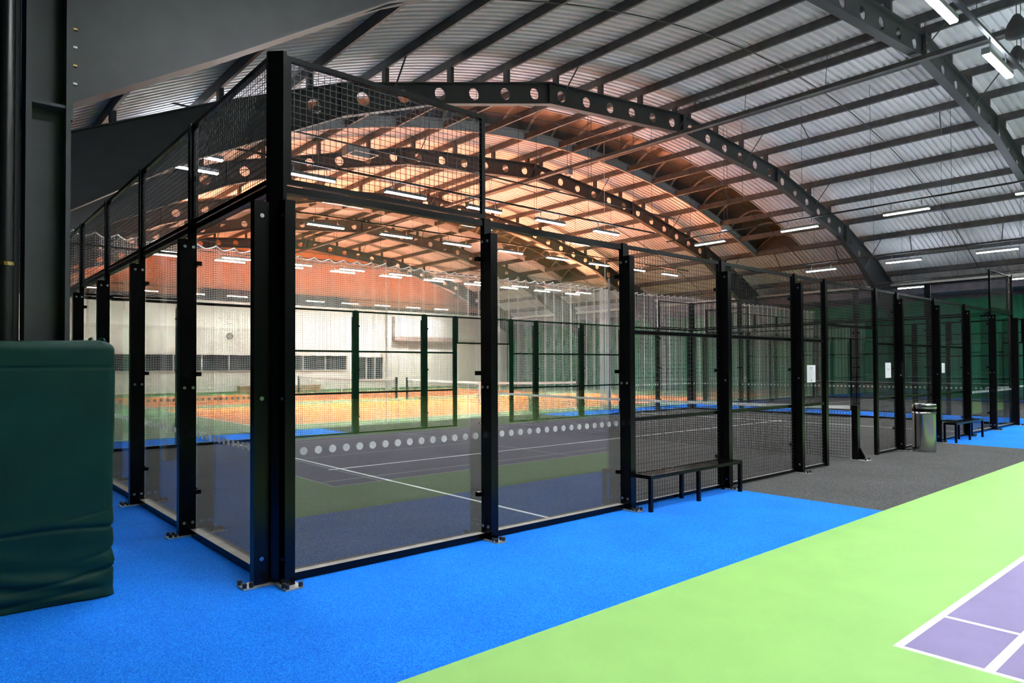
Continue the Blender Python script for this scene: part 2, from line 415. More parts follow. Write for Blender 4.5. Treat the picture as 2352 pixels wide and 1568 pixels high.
# ------------------------------------------------------------------ steel arches
TOP = [(-1.25, 4.95), (-.23, 5.42), (2.05, 6.48), (4.6, 7.52), (10.6, 9.16), (16.6, 9.74), (22.7, 9.14), (28.7, 7.74), (32.1, 6.48), (34.4, 5.3)]
BOT = [(-1.25, 3.55), (-.15, 4.22), (1.5, 5.28), (4.6, 6.86), (7.0, 7.72), (10.6, 8.62), (16.6, 9.17), (22.7, 8.58), (28.1, 7.22), (30.2, 6.2), (31.7, 5.28), (34.4, 3.55)]
def lerp(P, x):
    for (a, za), (c, zc) in zip(P, P[1:]):
        if a <= x <= c: return za + (zc - za) * (x - a) / (c - a)
    return P[-1][1]
JOINTS = [4.6, 10.6, 16.6, 22.7, 28.7]
def arch(k):
    y = ARCH_Y[k]
    names = ['nearest steel arch, its plain deep haunch rising from the padded column', 'second steel arch from the front, with round web holes, peaking over the court',
             'third steel arch from the front, behind the brown rooflight', 'fourth steel arch, seen just under the court fence top rail',
             'fifth steel arch, low in view through the near glass', 'farthest steel arch in front of the far wall']
    e = empty('steel_arch', (XL, y, 0), names[k], 'steel arch', 'arched roof frames')
    b = MB(); t = .008
    cells = []
    segs = [-1.25, -.23, .9, 2.05, 3.4, 4.6]
    for a, c in zip(JOINTS, JOINTS[1:]):
        n = 6
        segs += [a + (c - a) * i / n for i in range(1, n + 1)]
    segs += [29.7, 30.7, 31.7, 32.7, 33.6, 34.4]
    for a, c in zip(segs, segs[1:]):
        P = [(a, lerp(BOT, a)), (c, lerp(BOT, c)), (c, lerp(TOP, c)), (a, lerp(TOP, a))]
        hole = 3.3 < a < 30.0
        if not hole:
            vs = [(x, y - t, z) for x, z in P] + [(x, y + t, z) for x, z in P]
            b.add(vs, [(0, 1, 2, 3), (7, 6, 5, 4)])
        else:
            cx = (a + c) / 2; cz = (lerp(TOP, cx) + lerp(BOT, cx)) / 2; r = .15; N = 24
            ring = []; edge = []
            sp = []
            for q in range(4):
                p0, p1 = P[q], P[(q + 1) % 4]
                for m_ in range(6): sp.append((p0[0] + (p1[0] - p0[0]) * m_ / 6, p0[1] + (p1[1] - p0[1]) * m_ / 6))
            for (x, z) in sp:
                an = math.atan2(z - cz, x - cx); ring.append((cx + r * math.cos(an), cz + r * math.sin(an))); edge.append((x, z))
            vs = [(x, y - t, z) for x, z in edge] + [(x, y - t, z) for x, z in ring] + [(x, y + t, z) for x, z in edge] + [(x, y + t, z) for x, z in ring]
            fs = []
            for i in range(N):
                j = (i + 1) % N
                fs += [(i, j, N + j, N + i), (2 * N + j, 2 * N + i, 3 * N + i, 3 * N + j), (N + i, N + j, 3 * N + j, 3 * N + i)]
            b.add(vs, fs)
    rel(b.build('web', 'beam'), e)
    for nm, P, s in (('top_flange', TOP, 1), ('bottom_flange', BOT, -1)):
        b = MB(); w = .11; th = .022
        for (x, z) in P:
            b.v += [(x, y - w, z), (x, y + w, z), (x, y + w, z + s * th), (x, y - w, z + s * th)]
        n = len(P)
        for i in range(n - 1):
            for q in range(4):
                b.f.append((i * 4 + q, i * 4 + (q + 1) % 4, (i + 1) * 4 + (q + 1) % 4, (i + 1) * 4 + q)); b.m.append(0)
        b.f += [(0, 1, 2, 3), ((n - 1) * 4, (n - 1) * 4 + 1, (n - 1) * 4 + 2, (n - 1) * 4 + 3)]; b.m += [0, 0]
        rel(b.build(nm, 'beam'), e)
    for x in JOINTS:
        b = MB(); b.box((x - .018, y - .1, lerp(BOT, x) + .002), (x + .018, y + .1, lerp(TOP, x) - .002)); 
        for i in range(4):
            z = lerp(BOT, x) + .1 + .11 * i
            for sx in (-1, 1): b.tube((x + sx * .018, y - .06, z), (x + sx * .035, y - .06, z), .016, 6)
        rel(b.build('joint_plate', 'beam'), e)
    # left column: I section, flanges seen edge-on, web facing the hall
    b = MB()
    b.box((-1.235, y - .15, 0), (-1.205, y + .15, 5.0)); b.box((-1.475, y - .15, 0), (-1.44, y + .15, 5.0))
    b.box((-1.44, y - .012, 0), (-1.235, y + .012, 5.0))
    for z in (3.5,): b.box((-1.44, y - .14, z), (-1.235, y + .14, z + .022))
    b.box((-1.205, y - .15, 3.42), (-1.193, y + .15, 4.9))
    rel(b.build('column', 'beam'), e)
    if k == 0:
        for i in range(4):
            for sy in (-.12, .12):
                z = 3.70 + .135 * i; b = MB(); b.tube((-1.193, y + sy, z), (-1.165, y + sy, z), .013, 6); rel(b.build('end_plate_bolt', 'brass' if i % 2 else 'steel'), e)
    b = MB()
    b.box((34.4, y - .12, 0), (34.44, y + .12, 5.4)); b.box((34.44, y - .012, 0), (34.84, y + .012, 5.4)); b.box((34.84, y - .12, 0), (34.88, y + .12, 5.4))
    rel(b.build('column', 'beam'), e)
    # purlin cleats standing on the top flange, and fly braces
    for x in PURL:
        b = MB(); b.box((x - .045, y - .08, lerp(TOP, x) + .024), (x + .045, y + .08, roof_line(x) + .13)); rel(b.build('purlin_cleat', 'beam'), e)
    for x in PURL[4::3]:
        if 3 < x < 32:
            b = MB(); b.tube((x, y - .1, lerp(BOT, x) + .02), (x, y - .85, roof_line(x) + .14), .018, 6); rel(b.build('fly_brace', 'beam'), e)
    return e
PURL = [-.9, .4, 2.15, 3.9, 5.65, 7.4, 9.15, 10.9, 12.7, 14.5, 16.25, 17.0, 18.6, 20.25, 21.95, 23.6, 25.4, 27.2, 28.95, 30.5, 32.1, 33.5]
for k in range(6): arch(k)

# ------------------------------------------------------------------ purlins (C sections the length of the hall)
for i, x in enumerate(PURL):
    z = roof_line(x) + .12; h = .21
    sl = (roof_line(x + .05) - roof_line(x - .05)) / .1
    b = MB()
    sec = [(0, 0), (.085, 0), (.085, .035), (.075, .035), (.075, .012), (.012, .012), (.012, h - .012), (.075, h - .012), (.075, h - .035), (.085, h - .035), (.085, h), (0, h)]
    n = len(sec)
    for y in (-3.0, Y_BACK - .01):
        b.v += [(x - .04 + u, y, z + w + sl * (u - .04)) for u, w in sec]
    b.f += [(q, (q + 1) % n, n + (q + 1) % n, n + q) for q in range(n)]; b.m += [0] * n
    if i == 10: lab = 'ridge purlin, left one of the close pair at the roof crown'
    elif i == 11: lab = 'ridge purlin, right one of the close pair at the roof crown'
    elif i < 10: lab = f'long grey steel roof purlin, {ordinal(10 - i)} down the left slope from the ridge pair'
    else: lab = f'long grey steel roof purlin, {ordinal(i - 11)} down the right slope from the ridge pair'
    o = b.build('roof_purlin', 'purlin'); tag(o, lab, 'purlin', 'roof purlins')

# sag rods: one thin line over the slope in the middle of each bay
bayn = ['between the nearest and second arches', 'between the second and third arches', 'between the third and fourth arches', 'between the fourth and fifth arches', 'between the fifth and farthest arches']
for k in range(5):
    y = ARCH_Y[k] + BAY * .47
    b = MB(); b.path([(x, y, roof_line(x) + .13) for x in [0 + .5 * q for q in range(68)]], .016, 5)
    tag(b.build('sag_rod', 'beam'), f'thin dark tie rod following the roof curve {bayn[k]}', 'tie rod', 'roof tie rods')
for (bay_, x0, x1, yy, lab) in ((0, 20.25, 21.95, 5.2, 'short dark tie between the second and third purlins right of the ridge pair'), (0, 21.95, 23.6, 1.6, 'short dark tie between the third and fourth purlins right of the ridge pair'),
        (0, 30.5, 32.1, 5.4, 'short slanting tie low on the right slope beside the second arch'), (0, 30.5, 32.1, 2.0, 'short slanting tie low on the right slope toward the nearest arch'),
        (1, 30.5, 32.1, 4.6, 'short slanting tie low on the right slope below the brown rooflight'), (1, 30.5, 32.1, 1.6, 'short slanting tie low on the right slope just behind the second arch')):
    b = MB(); b.tube((x0, ARCH_Y[bay_] + yy - .35, roof_line(x0) + .14), (x1, ARCH_Y[bay_] + yy + .1, roof_line(x1) + .14), .02, 5)
    tag(b.build('purlin_tie', 'beam'), lab, 'tie rod', 'short roof ties')

# ------------------------------------------------------------------ barrel rooflights
for si, (ya, yb, x0, x1) in enumerate(SKY):
    e = empty('barrel_rooflight', ((x0 + x1) / 2, ya, roof_line(XR)), 'brown barrel vaulted rooflight strip between the second and third arches' if si == 0 else 'brown barrel rooflight farther back between the fourth and fifth arches', 'rooflight', 'barrel rooflights')
    n = 24; N = 14; xv = [x0 + (x1 - x0) * i / n for i in range(n + 1)]
    def vp(x, t, lift=0):
        return (x, ya + (yb - ya) * t, roof_line(x) + SHEET + .12 + (.62 + lift) * math.sin(PI * t) ** .8 + lift)
    b = MB()
    for x in xv:
        for q in range(N + 1): b.v.append(vp(x, q / N))
    for x in xv:
        for q in range(N + 1): b.v.append(vp(x, q / N, .015))
    W_ = N + 1; off = (n + 1) * W_
    for i in range(n):
        for q in range(N):
            b.f.append((i * W_ + q, i * W_ + q + 1, (i + 1) * W_ + q + 1, (i + 1) * W_ + q)); b.m.append(0)
            b.f.append((off + i * W_ + q, off + (i + 1) * W_ + q, off + (i + 1) * W_ + q + 1, off + i * W_ + q + 1)); b.m.append(0)
    rel(b.build('vault', 'roofglass', smooth=True), e)
    for i in range(n + 1):
        b = MB()
        for dx in (-.035, .035):
            b.path([tuple(Vector(vp(xv[i] + dx, q / N)) - Vector((0, 0, .012))) for q in range(N + 1)], .012, 5)
        rel(b.build('glazing_bar', 'bar'), e)
    for yy, sgn, hh in ((ya - .06, -1, .04), (yb + .02, 1, .42)):
        b = MB()
        for i in range(n):
            za, zb = roof_line(xv[i]) + SHEET, roof_line(xv[i + 1]) + SHEET
            y0_, y1_ = yy, yy + .06
            top = .16
            v = []
            for x, z in ((xv[i], za), (xv[i + 1], zb)):
                v += [(x, y0_, z - hh * .55), (x, y1_, z - hh * .55), (x, y1_, z + top), (x, y0_, z + top)]
            b.add(v, [(0, 1, 5, 4), (1, 2, 6, 5), (2, 3, 7, 6), (3, 0, 4, 7)])
        rel(b.build('upstand', 'upstand'), e)
    for x in (x0, x1):
        b = MB()
        P = [vp(x, q / N) for q in range(N + 1)]
        P2 = [(p[0] + .02, p[1], p[2]) for p in P]
        base = [(x, ya, roof_line(x) + SHEET - .05), (x, yb, roof_line(x) + SHEET - .05)]
        vs = P + [base[1], base[0]] ; m_ = len(vs)
        b.add(vs + [(v[0] + .02, v[1], v[2]) for v in vs], [tuple(range(m_)), tuple(range(m_, 2 * m_))[::-1]] + [(q, (q + 1) % m_, m_ + (q + 1) % m_, m_ + q) for q in range(m_)])
        rel(b.build('end_cap', 'roofglass'), e)

# ------------------------------------------------------------------ hung curtain track under the ridge
e = empty('curtain_track', (16.1, -3, 8.95), 'long steel track hung on rods below the roof ridge', 'track')
b = MB(); b.box((16.05, -3, 8.93), (16.15, Y_BACK - .3, 9.03)); b.box((16.02, -3, 8.91), (16.18, Y_BACK - .3, 8.93)); rel(b.build('rail', 'purlin'), e)
y = -1.6
while y < Y_BACK - 1:
    b = MB(); b.tube((16.1, y, 9.03), (16.22, y, roof_line(16.2) + .14), .008, 5, caps=False); y += 2.35
    rel(b.build('hanger_rod', 'beam'), e)

# ------------------------------------------------------------------ LED battens on hung conduits
PROTO = {}
def lamp(x, y, z, along, label, group, L=1.2, mat='lamp'):
    parent_proto = PROTO.setdefault(mat, [None])
    e = empty('batten_light', (x, y, z), label, 'light', group)
    if parent_proto[0] is None:
        b = MB(); b.box((-L / 2, -.05, .02), (L / 2, .05, .066)); b.box((-L / 2 - .012, -.052, .0), (-L / 2, .052, .092)); b.box((L / 2, -.052, .0), (L / 2 + .012, .052, .092)); b.box((-L / 2, -.05, .066), (L / 2, -.046, .092)); b.box((-L / 2, .046, .066), (L / 2, .05, .092))
        h = b.build('housing', 'lamp_body', e)
        b = MB(); b.box((-L / 2 + .002, -.04, -.01), (L / 2 - .002, .04, .0198), 1); b.m[-6] = 0; d = b.build('diffuser', [mat, {'lamp': 'lamp_side', 'lamp_tennis': 'lamp_side_tennis', 'lamp_far': 'lamp_side_far'}[mat]], e)
        ex = []
        if True:
            b = MB(); b.box((-L / 2 + .002, -.042, .0665), (L / 2 - .002, .042, .070)); ex = [b.build('roof_fill_strip', {'lamp': 'roof_fill_cool', 'lamp_tennis': 'roof_fill', 'lamp_far': 'roof_fill_far'}[mat], e)]  # glowing strip added on top of each batten to light the roof
        b = MB()
        for s in (-.4, .4): b.box((s - .008, -.008, .0705), (s + .008, .008, .3))
        br = b.build('bracket', 'black_rough', e)
        parent_proto[0] = [h, d, br] + ex
    else:
        for p in parent_proto[0]:
            c = p.copy(); COL.objects.link(c); c.parent = e
    e.rotation_euler = (0, 0, 0 if along == 'x' else PI / 2)
    return e
def conduit(name, p, q, label, second=None, zroof=True):
    p = (p[0], p[1], p[2] + .1); q = (q[0], q[1], q[2] + .1)
    e = empty('light_conduit', p, label, 'conduit', 'lighting conduits')
    b = MB(); b.box((min(p[0], q[0]) - .025, min(p[1], q[1]) - .025, p[2]), (max(p[0], q[0]) + .025, max(p[1], q[1]) + .025, p[2] + .045)); rel(b.build('trunking', 'black_rough'), e)
    n = int((Vector(q) - Vector(p)).length / 2.4)
    for i in range(n + 1):
        b = MB()
        c = Vector(p).lerp(Vector(q), (i + .5) / (n + 1)); x = min(max(c.x, XL + .1), XRT - .2)
        b.tube((x, c.y, p[2] + .045), (x, c.y, roof_line(x) + .3), .006, 4, caps=False)
        rel(b.build('hanger_wire', 'beam'), e)
# far long side of the court
xs1 = [2.2 + 2.57 * k for k in range(6)]
for k, x in enumerate(xs1):
    lamp(x, 9.87, 6.0, 'x', f'lit batten light over the far side of the glass court, {ordinal(k + 1)} from the left', 'lights over the far long side')
conduit('c', (-.6, 9.87, 6.2), (17.6, 9.87, 6.2), 'thin dark conduit carrying the lights over the far long side')
lamp(2.45, 10.95, 6.0, 'x', 'single batten light just behind the leftmost far side batten', 'lights over the far long side')
e = empty('light_conduit', (-.6, 9.2, 6.75), 'upper bare dark conduit in front of the far side lights', 'conduit', 'lighting conduits')
b = MB(); b.tube((-.6, 9.2, 6.75), (17.9, 9.2, 6.75), .022, 8); rel(b.build('pipe', 'beam'), e)
for x in (1.5, 4.6, 7.6, 10.6, 13.6, 16.6):
    b = MB(); b.tube((x, 9.2, 6.75), (x, 9.2, roof_line(x) + .3), .006, 4, caps=False); rel(b.build('hanger_wire', 'beam'), e)
# right end of the court
for k, y in enumerate([8.75, 5.45, 2.3, -.9]):
    lamp(19.35, y, 6.0, 'y', f'lit batten light over the right end of the glass court, {ordinal(k + 1)} from the far corner', 'lights over the right end')
conduit('c', (19.35, -2.0, 6.2), (19.35, 10.6, 6.2), 'thin conduit carrying the lights over the right end of the court')
# near long side
lamp(.35, 1.55, 5.4, 'x', 'unseen light added under the eaves to brighten the floor by the nearest corner', 'lights over the near long side')  # extra lamp added out of view to lift the blue floor at left
lamp(.45, -2.2, 5.5, 'x', 'unseen light added low under the eaves to brighten the blue carpet at left', 'lights over the near long side')  # another added lamp, since the left carpet came out too dark
for k in range(2, 10):
    nm = {4: 'bright batten light at the top right edge of the picture', 5: 'bright batten light below the one at the top right edge'}.get(k)
    lamp(7.37 + 2.57 * (k - 4), -2.2, 6.0, 'x', nm or f'batten light over the green floor, {ordinal(4 - k if k < 4 else k - 5)} {"before" if k < 4 else "past"} the pair at the top right', 'lights over the near long side')
conduit('c', (.9, -2.2, 6.2), (21.6, -2.2, 6.2), 'conduit carrying the lights over the near side and green floor')
# second court lights
for k, y in enumerate([7.75, 4.65, 1.7, -1.3]):
    lamp(25.85, y, 5.5, 'y', f'low batten light near the right eaves, {ordinal(k + 1)} from the left', 'lights near the right eaves')
conduit('c', (25.85, -2.5, 5.7), (25.85, 9.2, 5.7), 'reddish dark conduit carrying the lights near the right eaves')
for k, y in enumerate([6.0, 2.0, -2.0, -6.0]):
    lamp(30.8, y, 5.0, 'y', f'batten light over the far side of the neighbouring court, {ordinal(k + 1)} from the far end', 'lights over the neighbouring court')
conduit('c', (30.8, -7.5, 5.2), (30.8, 7.5, 5.2), 'conduit carrying the lights over the far side of the neighbouring court')
# tennis hall
for (yy, xx0, n_, lab, wh) in ((14.75, 7.5, 8, 'lights just behind the dividing net', 'just behind the white dividing net'), (22.9, 5.1, 10, 'front row between the tennis courts', 'in the front row between the tennis courts'),
                      (23.8, 5.1, 10, 'rear row between the tennis courts', 'in the rear row between the tennis courts'), (37.6, 5.1, 10, 'lights over the farther tennis court', 'over the farther orange tennis court')):
    for k in range(n_):
        lamp(xx0 + 2.53 * k, yy, 6.0, 'x', f'slim light {wh}, {ordinal(k + 1)} from left', lab, mat='lamp_tennis' if yy < 20 else 'lamp_far')
    conduit('c', (xx0 - 1.5, yy, 6.2), (xx0 + 2.53 * (n_ - 1) + 1.5, yy, 6.2), f'conduit carrying the lights {wh}')
# unseen lights added behind the viewer to brighten the green floor and end wall
for r_, y in enumerate((-7.5, -11.8)):
    for k in range(6):
        lamp(2.0 + 4.6 * k, y, 6.0, 'x', f'added unseen light over the badminton hall, row {["nearer", "farther"][r_]} to the glass court, {ordinal(k + 1)} along', 'added lights over the badminton hall')

# ------------------------------------------------------------------ court fence builder
# local frame: s along the wall, n outwards, z up
def fence_builder(origin, d, nrm):
    O = Vector((*origin, 0)); D = Vector((*d, 0)); Nn = Vector((*nrm, 0))
    return Matrix((D, Nn, Vector((0, 0, 1)))).transposed().to_4x4(), O
def mesh_fill(b, s0, s1, z0, z1, n=.02, pitch=.05, r=.0024):
    k = max(1, round((s1 - s0) / pitch)); q = max(1, round((z1 - z0) / pitch))
    for i in range(1, k):
        s = s0 + (s1 - s0) * i / k; b.tube((s, n, z0), (s, n, z1), r, 4, caps=False)
    for j in range(1, q):
        z = z0 + (z1 - z0) * j / q; b.tube((s0, n + .004, z), (s1, n + .004, z), r, 4, caps=False)
def fence(origin, d, nrm, label, posts, glass, mesh, lintel=(), detail=True, cat='court fence', group='court fences'):
    R4, O = fence_builder(origin, d, nrm)
    e = empty('court_fence', O, label, cat, group)
    e.rotation_euler = R4.to_euler() if R4.to_3x3().determinant() > 0 else (0, 0, 0)
    flip = R4.to_3x3().determinant() < 0
    if flip: xf = R4
    else: xf = None
    def put(b, name, mats, parent=e, **kw):
        return b.build(name, mats, parent, xf=xf, **kw)
    wl = max(g[1] for g in glass)
    for (s, h, butt) in posts:
        b = MB(); b.box((s - .04, 0, 0), (s + .04, .06, h)); p = put(b, 'post', 'black')
        if not butt: continue
        b = MB(); b.box((s - .04, .062, 0), (s + .04, .152, 2.85)); put(b, 'buttress', 'black', p)
        b = MB(); b.box((s - .058, .0, .0), (s + .058, .25, .012)); 
        if detail:
            for ds in (-.042, .042):
                b.tube((s + ds, .225, .012), (s + ds, .225, .045), .016, 8, mi=1)
            b.tube((s - .042, .18, .012), (s - .042, .18, .04), .013, 8, mi=1); b.tube((s + .042, .18, .012), (s + .042, .18, .04), .013, 8, mi=1)
        put(b, 'base_plate', ['steel', 'black_rough'], p)
        if detail:
            b = MB()
            for z in (.13, 1.42, 2.78):
                for nn in (.03, .107):
                    for sg in (-1, 1):
                        b.tube((s + sg * .04, nn, z), (s + sg * .047, nn, z), .015, 12); b.tube((s + sg * .047, nn, z), (s + sg * .054, nn, z), .009, 8)
            put(b, 'bolts', 'bolt', p)
            b = MB()
            for z in (.42, 1.55, 2.62):
                for sg in (-1, 1): b.box((s + sg * .04, -.035, z - .02), (s + sg * .085, .012, z + .02))
            put(b, 'glass_clamps', 'black', p)
    for (s0, s1, z0, z1) in glass:
        b = MB(); b.box((s0 + (.075 if s0 == 0 else .012), -.018, z0), (s1 - (.075 if s1 == wl else .012), -.006, z1))
        if detail:
            k = int((s1 - s0) / .125)
            for i in range(k):
                c = s0 + .1 + (s1 - s0 - .2) * i / (k - 1); r = .031
                pts = [(c + r * math.cos(2 * PI * q / 16), -.0045, .965 + r * math.sin(2 * PI * q / 16)) for q in range(16)]
                b.add(pts, [tuple(range(16))], 1)
        put(b, 'glass_panel', ['glass', 'dots'])
        b = MB(); b.box((s0 + (.062 if s0 == 0 else 0), -.02, z1 - .0), (s1 - (.062 if s1 == wl else 0), .045, z1 + .055)); put(b, 'top_rail', 'black')
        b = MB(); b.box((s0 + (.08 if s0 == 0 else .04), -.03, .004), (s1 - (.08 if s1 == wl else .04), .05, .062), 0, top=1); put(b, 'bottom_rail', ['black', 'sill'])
    for it in mesh:
        s0, s1, z0, z1 = it[:4]; rails = it[4] if len(it) > 4 else ()
        fr = MB(); w = .04
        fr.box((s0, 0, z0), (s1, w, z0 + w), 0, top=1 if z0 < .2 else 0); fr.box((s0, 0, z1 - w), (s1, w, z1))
        fr.box((s0, 0, z0 + w), (s0 + w, w, z1 - w)); fr.box((s1 - w, 0, z0 + w), (s1, w, z1 - w))
        for zr in rails: fr.box((s0 + w, -.002, zr - .02), (s1 - w, w + .004, zr + .02))
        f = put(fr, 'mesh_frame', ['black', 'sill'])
        b = MB(); mesh_fill(b, s0 + w * .5, s1 - w * .5, z0 + w * .5, z1 - w * .5); put(b, 'wire_mesh', 'wire', f)
    return e

def long_side(origin, d, nrm, label, detail=True):
    posts = [(2, 3.0, 1), (4, 3.0, 1), (6, 3.0, 1), (8, 3.0, 1), (9, 3.0, 0), (11, 3.0, 0), (12, 3.0, 1), (14, 3.0, 1), (16, 3.0, 1), (18, 3.0, 1)]
    glass = [(0, 2, .062, 2.93), (2, 4, .062, 2.93), (16, 18, .062, 2.93), (18, 20, .062, 2.93)]
    R_ = (1.0, 2.0)
    mesh = [(4.04, 5.96, .01, 2.99, R_), (6.04, 7.96, .01, 2.99, R_), (8.04, 8.96, .01, 2.99, R_), (9.04, 10.96, 2.25, 2.99), (11.04, 11.96, .01, 2.99, R_), (12.04, 13.96, .01, 2.99, R_), (14.04, 15.96, .01, 2.99, R_),
            (.06, 1.99, 3.0, 3.98), (18.01, 19.94, 3.0, 3.98)]
    return fence(origin, d, nrm, label, posts, glass, mesh, detail=detail)
def short_side(origin, d, nrm, label, detail=True):
    posts = [(s, 3.98, 1) for s in (2, 4, 6, 8)]
    glass = [(s, s + 2, .062, 2.93) for s in (0, 2, 4, 6, 8)]
    mesh = [(s + (.06 if s == 0 else .04), s + 2 - (.06 if s == 8 else .04), 3.0, 3.98) for s in (0, 2, 4, 6, 8)]
    return fence(origin, d, nrm, label, posts, glass, mesh, detail=detail)
def corner(x, y, ox, oy, label):
    e = empty('corner_post', (x, y, 0), label, 'corner post', 'court corner posts')
    def P(u, v): return (x - ox * u, y - oy * v)     # u,v measured inwards
    b = MB(); b.prism([P(-.055, .058), P(-.055, .03), P(.03, -.055), P(.058, -.055), P(.058, -.0), P(.0, .058)], 0, 4.0); rel(b.build('post', 'black'), e)
    for q in (0, 1):
        pr = [(-.165, .0), (-.057, .0), (-.057, .078), (-.165, .078)]
        pl = [(-.25, -.03), (-.02, -.03), (-.02, .11), (-.25, .11)]
        sw = (lambda p: p) if q == 0 else (lambda p: (p[1], p[0]))
        b = MB(); b.prism([P(*sw(p)) for p in pr], 0, 2.85); bt = rel(b.build('buttress', 'black'), e)
        b = MB(); b.prism([P(*sw(p)) for p in pl], 0, .012)
        for p in ((-.235, -.01), (-.235, .09), (-.19, -.018)):
            c = P(*sw(p)); b.tube((*c, .012), (*c, .046), .016, 8, mi=1)
        rel(b.build('base_plate', ['steel', 'black_rough']), e)
        b = MB()
        for z in (.2, 1.38, 2.74):
            a0 = P(*sw((-.11, .0))); a1 = P(*sw((-.11, -.008)));
            b.tube((*a0, z), (*a1, z), .016, 12)
        rel(b.build('bolts', 'bolt'), e)
    return e
# the glass court in front
long_side((0, 0), (1, 0), (0, -1), 'near long side of the front court, glass and wire mesh with the open gateway')
long_side((0, 10), (1, 0), (0, 1), 'far long side of the front court, black mesh before the orange tennis floor')
short_side((0, 0), (0, 1), (-1, 0), 'left end wall of the front court, glass below and mesh above, receding behind green pad')
short_side((20, 0), (0, 1), (1, 0), 'right end wall of the front court, glass below and mesh above')
corner(0, 0, -1, -1, 'tall black corner post nearest the viewer in the middle left of the picture')
corner(20, 0, 1, -1, 'black corner post at the right edge of the picture')
corner(0, 10, -1, 1, 'black corner post at the far left beside the grey column')
corner(20, 10, 1, 1, 'black corner post at the far right corner of the front court')
# the neighbouring court, turned a quarter
long_side((23, -8.65), (0, 1), (-1, 0), 'side wall of the neighbouring court facing the front court', detail=False)
short_side((23, 11.35), (1, 0), (0, 1), 'end wall of the neighbouring court before the white dividing net', detail=False)
long_side((33, -8.65), (0, 1), (1, 0), 'outer side wall of the neighbouring court before the green curtain', detail=False)
corner(23, 11.35, -1, 1, 'corner post of the neighbouring court nearest the front court')
corner(33, 11.35, 1, 1, 'corner post of the neighbouring court beside the green curtain')

# ------------------------------------------------------------------ court nets
def cord_net(p, q, ztop, cell, r, mat, sag=.0, zbot=.03, drape=.03):
    P, Q = Vector(p), Vector(q); L = (Q - P).length; n = round(L / cell); m_ = round((ztop - zbot) / cell)
    D = (Q - P).normalized(); Nn = Vector((-D.y, D.x, 0))
    b = MB()
    def pt(i, j):
        t = i / n; zt = ztop - sag * 4 * t * (1 - t)
        f = j / m_
        return P + D * (L * t) + Nn * (drape * math.sin(i * .31) * (1 - f) + drape * .6 * math.sin(i * .11 + 1)) * (1 - f) + Vector((0, 0, zbot + (zt - zbot) * f))
    for j in range(m_ + 1): b.path([pt(i, j) for i in range(0, n + 1, 2)], r, 3)
    for i in range(n + 1): b.path([pt(i, j) for j in range(0, m_ + 1, 4)], r, 3)
    return b
def band(p, q, z1, z0, th, sag):
    P, Q = Vector(p), Vector(q); n = 20; D = (Q - P).normalized(); Nn = Vector((-D.y, D.x, 0)) * th
    b = MB()
    for i in range(n + 1):
        t = i / n; c = P.lerp(Q, t); dz = -sag * 4 * t * (1 - t)
        for o_, z in ((-Nn, z0), (Nn, z0), (Nn, z1), (-Nn, z1)): b.v.append(c + o_ + Vector((0, 0, z + dz)))
    for i in range(n):
        for k in range(4): b.f.append((i * 4 + k, i * 4 + (k + 1) % 4, (i + 1) * 4 + (k + 1) % 4, (i + 1) * 4 + k)); b.m.append(0)
    b.f += [(0, 1, 2, 3), (n * 4, n * 4 + 1, n * 4 + 2, n * 4 + 3)]; b.m += [0, 0]
    return b
def padel_net(p, q, label, cell=.05):
    e = empty('court_net', ((p[0] + q[0]) / 2, (p[1] + q[1]) / 2, 0), label, 'net', 'court nets')
    rel(cord_net((*p, 0), (*q, 0), .87, cell, .0036, 'net_black', .035).build('netting', 'net_black'), e)
    rel(band((*p, 0), (*q, 0), .92, .865, .006, .035).build('top_band', 'rope'), e)
    return e
padel_net((10, .02), (10, 9.98), 'black net with white top band across the front court')
padel_net((23.05, 1.35), (32.95, 1.35), 'net with white band across the neighbouring court, at right edge', .09)
def net_post(x, y, sx, sy, label):
    e = empty('net_post', (x, y, 0), label, 'net post', 'court net posts')
    b = MB(); b.box((x - .05, y - .05, 0), (x + .05, y + .05, .93)); rel(b.build('post', 'black', bevel=.004), e)
    b = MB(); b.box((x - .07, y - .2 if sy < 0 else y - .07, 0), (x + .12, y + .07 if sy < 0 else y + .2, .012))
    for dx, dy in ((-.04, .17), (.09, .17), (.09, .1)): b.tube((x + dx, y + sy * dy, .012), (x + dx, y + sy * dy, .045), .015, 8, mi=1)
    rel(b.build('base_plate', ['steel', 'black_rough']), e)
    b = MB(); 
    yy = y + sy * .05; y2 = y + sy * .13
    b.add([(x + .03, yy, .012), (x + .03, y2, .012), (x + .03, y2, .07), (x + .03, yy, .22), (x + .045, yy, .012), (x + .045, y2, .012), (x + .045, y2, .07), (x + .045, yy, .22)],
          [(0, 1, 2, 3), (7, 6, 5, 4), (0, 4, 5, 1), (1, 5, 6, 2), (2, 6, 7, 3), (3, 7, 4, 0)]); rel(b.build('gusset', 'black'), e)
net_post(10.03, -.07, 1, -1, 'short black net post standing in the near gateway')
net_post(10.03, 10.07, 1, 1, 'short black net post in the far gateway of the front court')

# tennis nets beyond
for (ya, yb, lab) in ((12.9, 24.95, 'nearer'), (26.0, 38.2, 'farther')):
    e = empty('tennis_net', (16.86, (ya + yb) / 2, 0), f'tennis net with white band across the {lab} orange court', 'tennis net', 'tennis nets')
    rel(cord_net((16.86, ya, 0), (16.86, yb, 0), 1.0, .12, .004, 'net_black', .1).build('netting', 'net_black'), e)
    rel(band((16.86, ya, 0), (16.86, yb, 0), 1.06, .97, .012, .1).build('top_band', 'rope'), e)
    for yy in (ya, yb):
        b = MB(); b.box((16.81, yy - .05, 0), (16.91, yy + .05, 1.1)); rel(b.build('post', 'black'), e)
    b = MB(); b.box((16.83, (ya + yb) / 2 - .03, .0), (16.89, (ya + yb) / 2 + .03, .9)); rel(b.build('centre_strap', 'rope'), e)

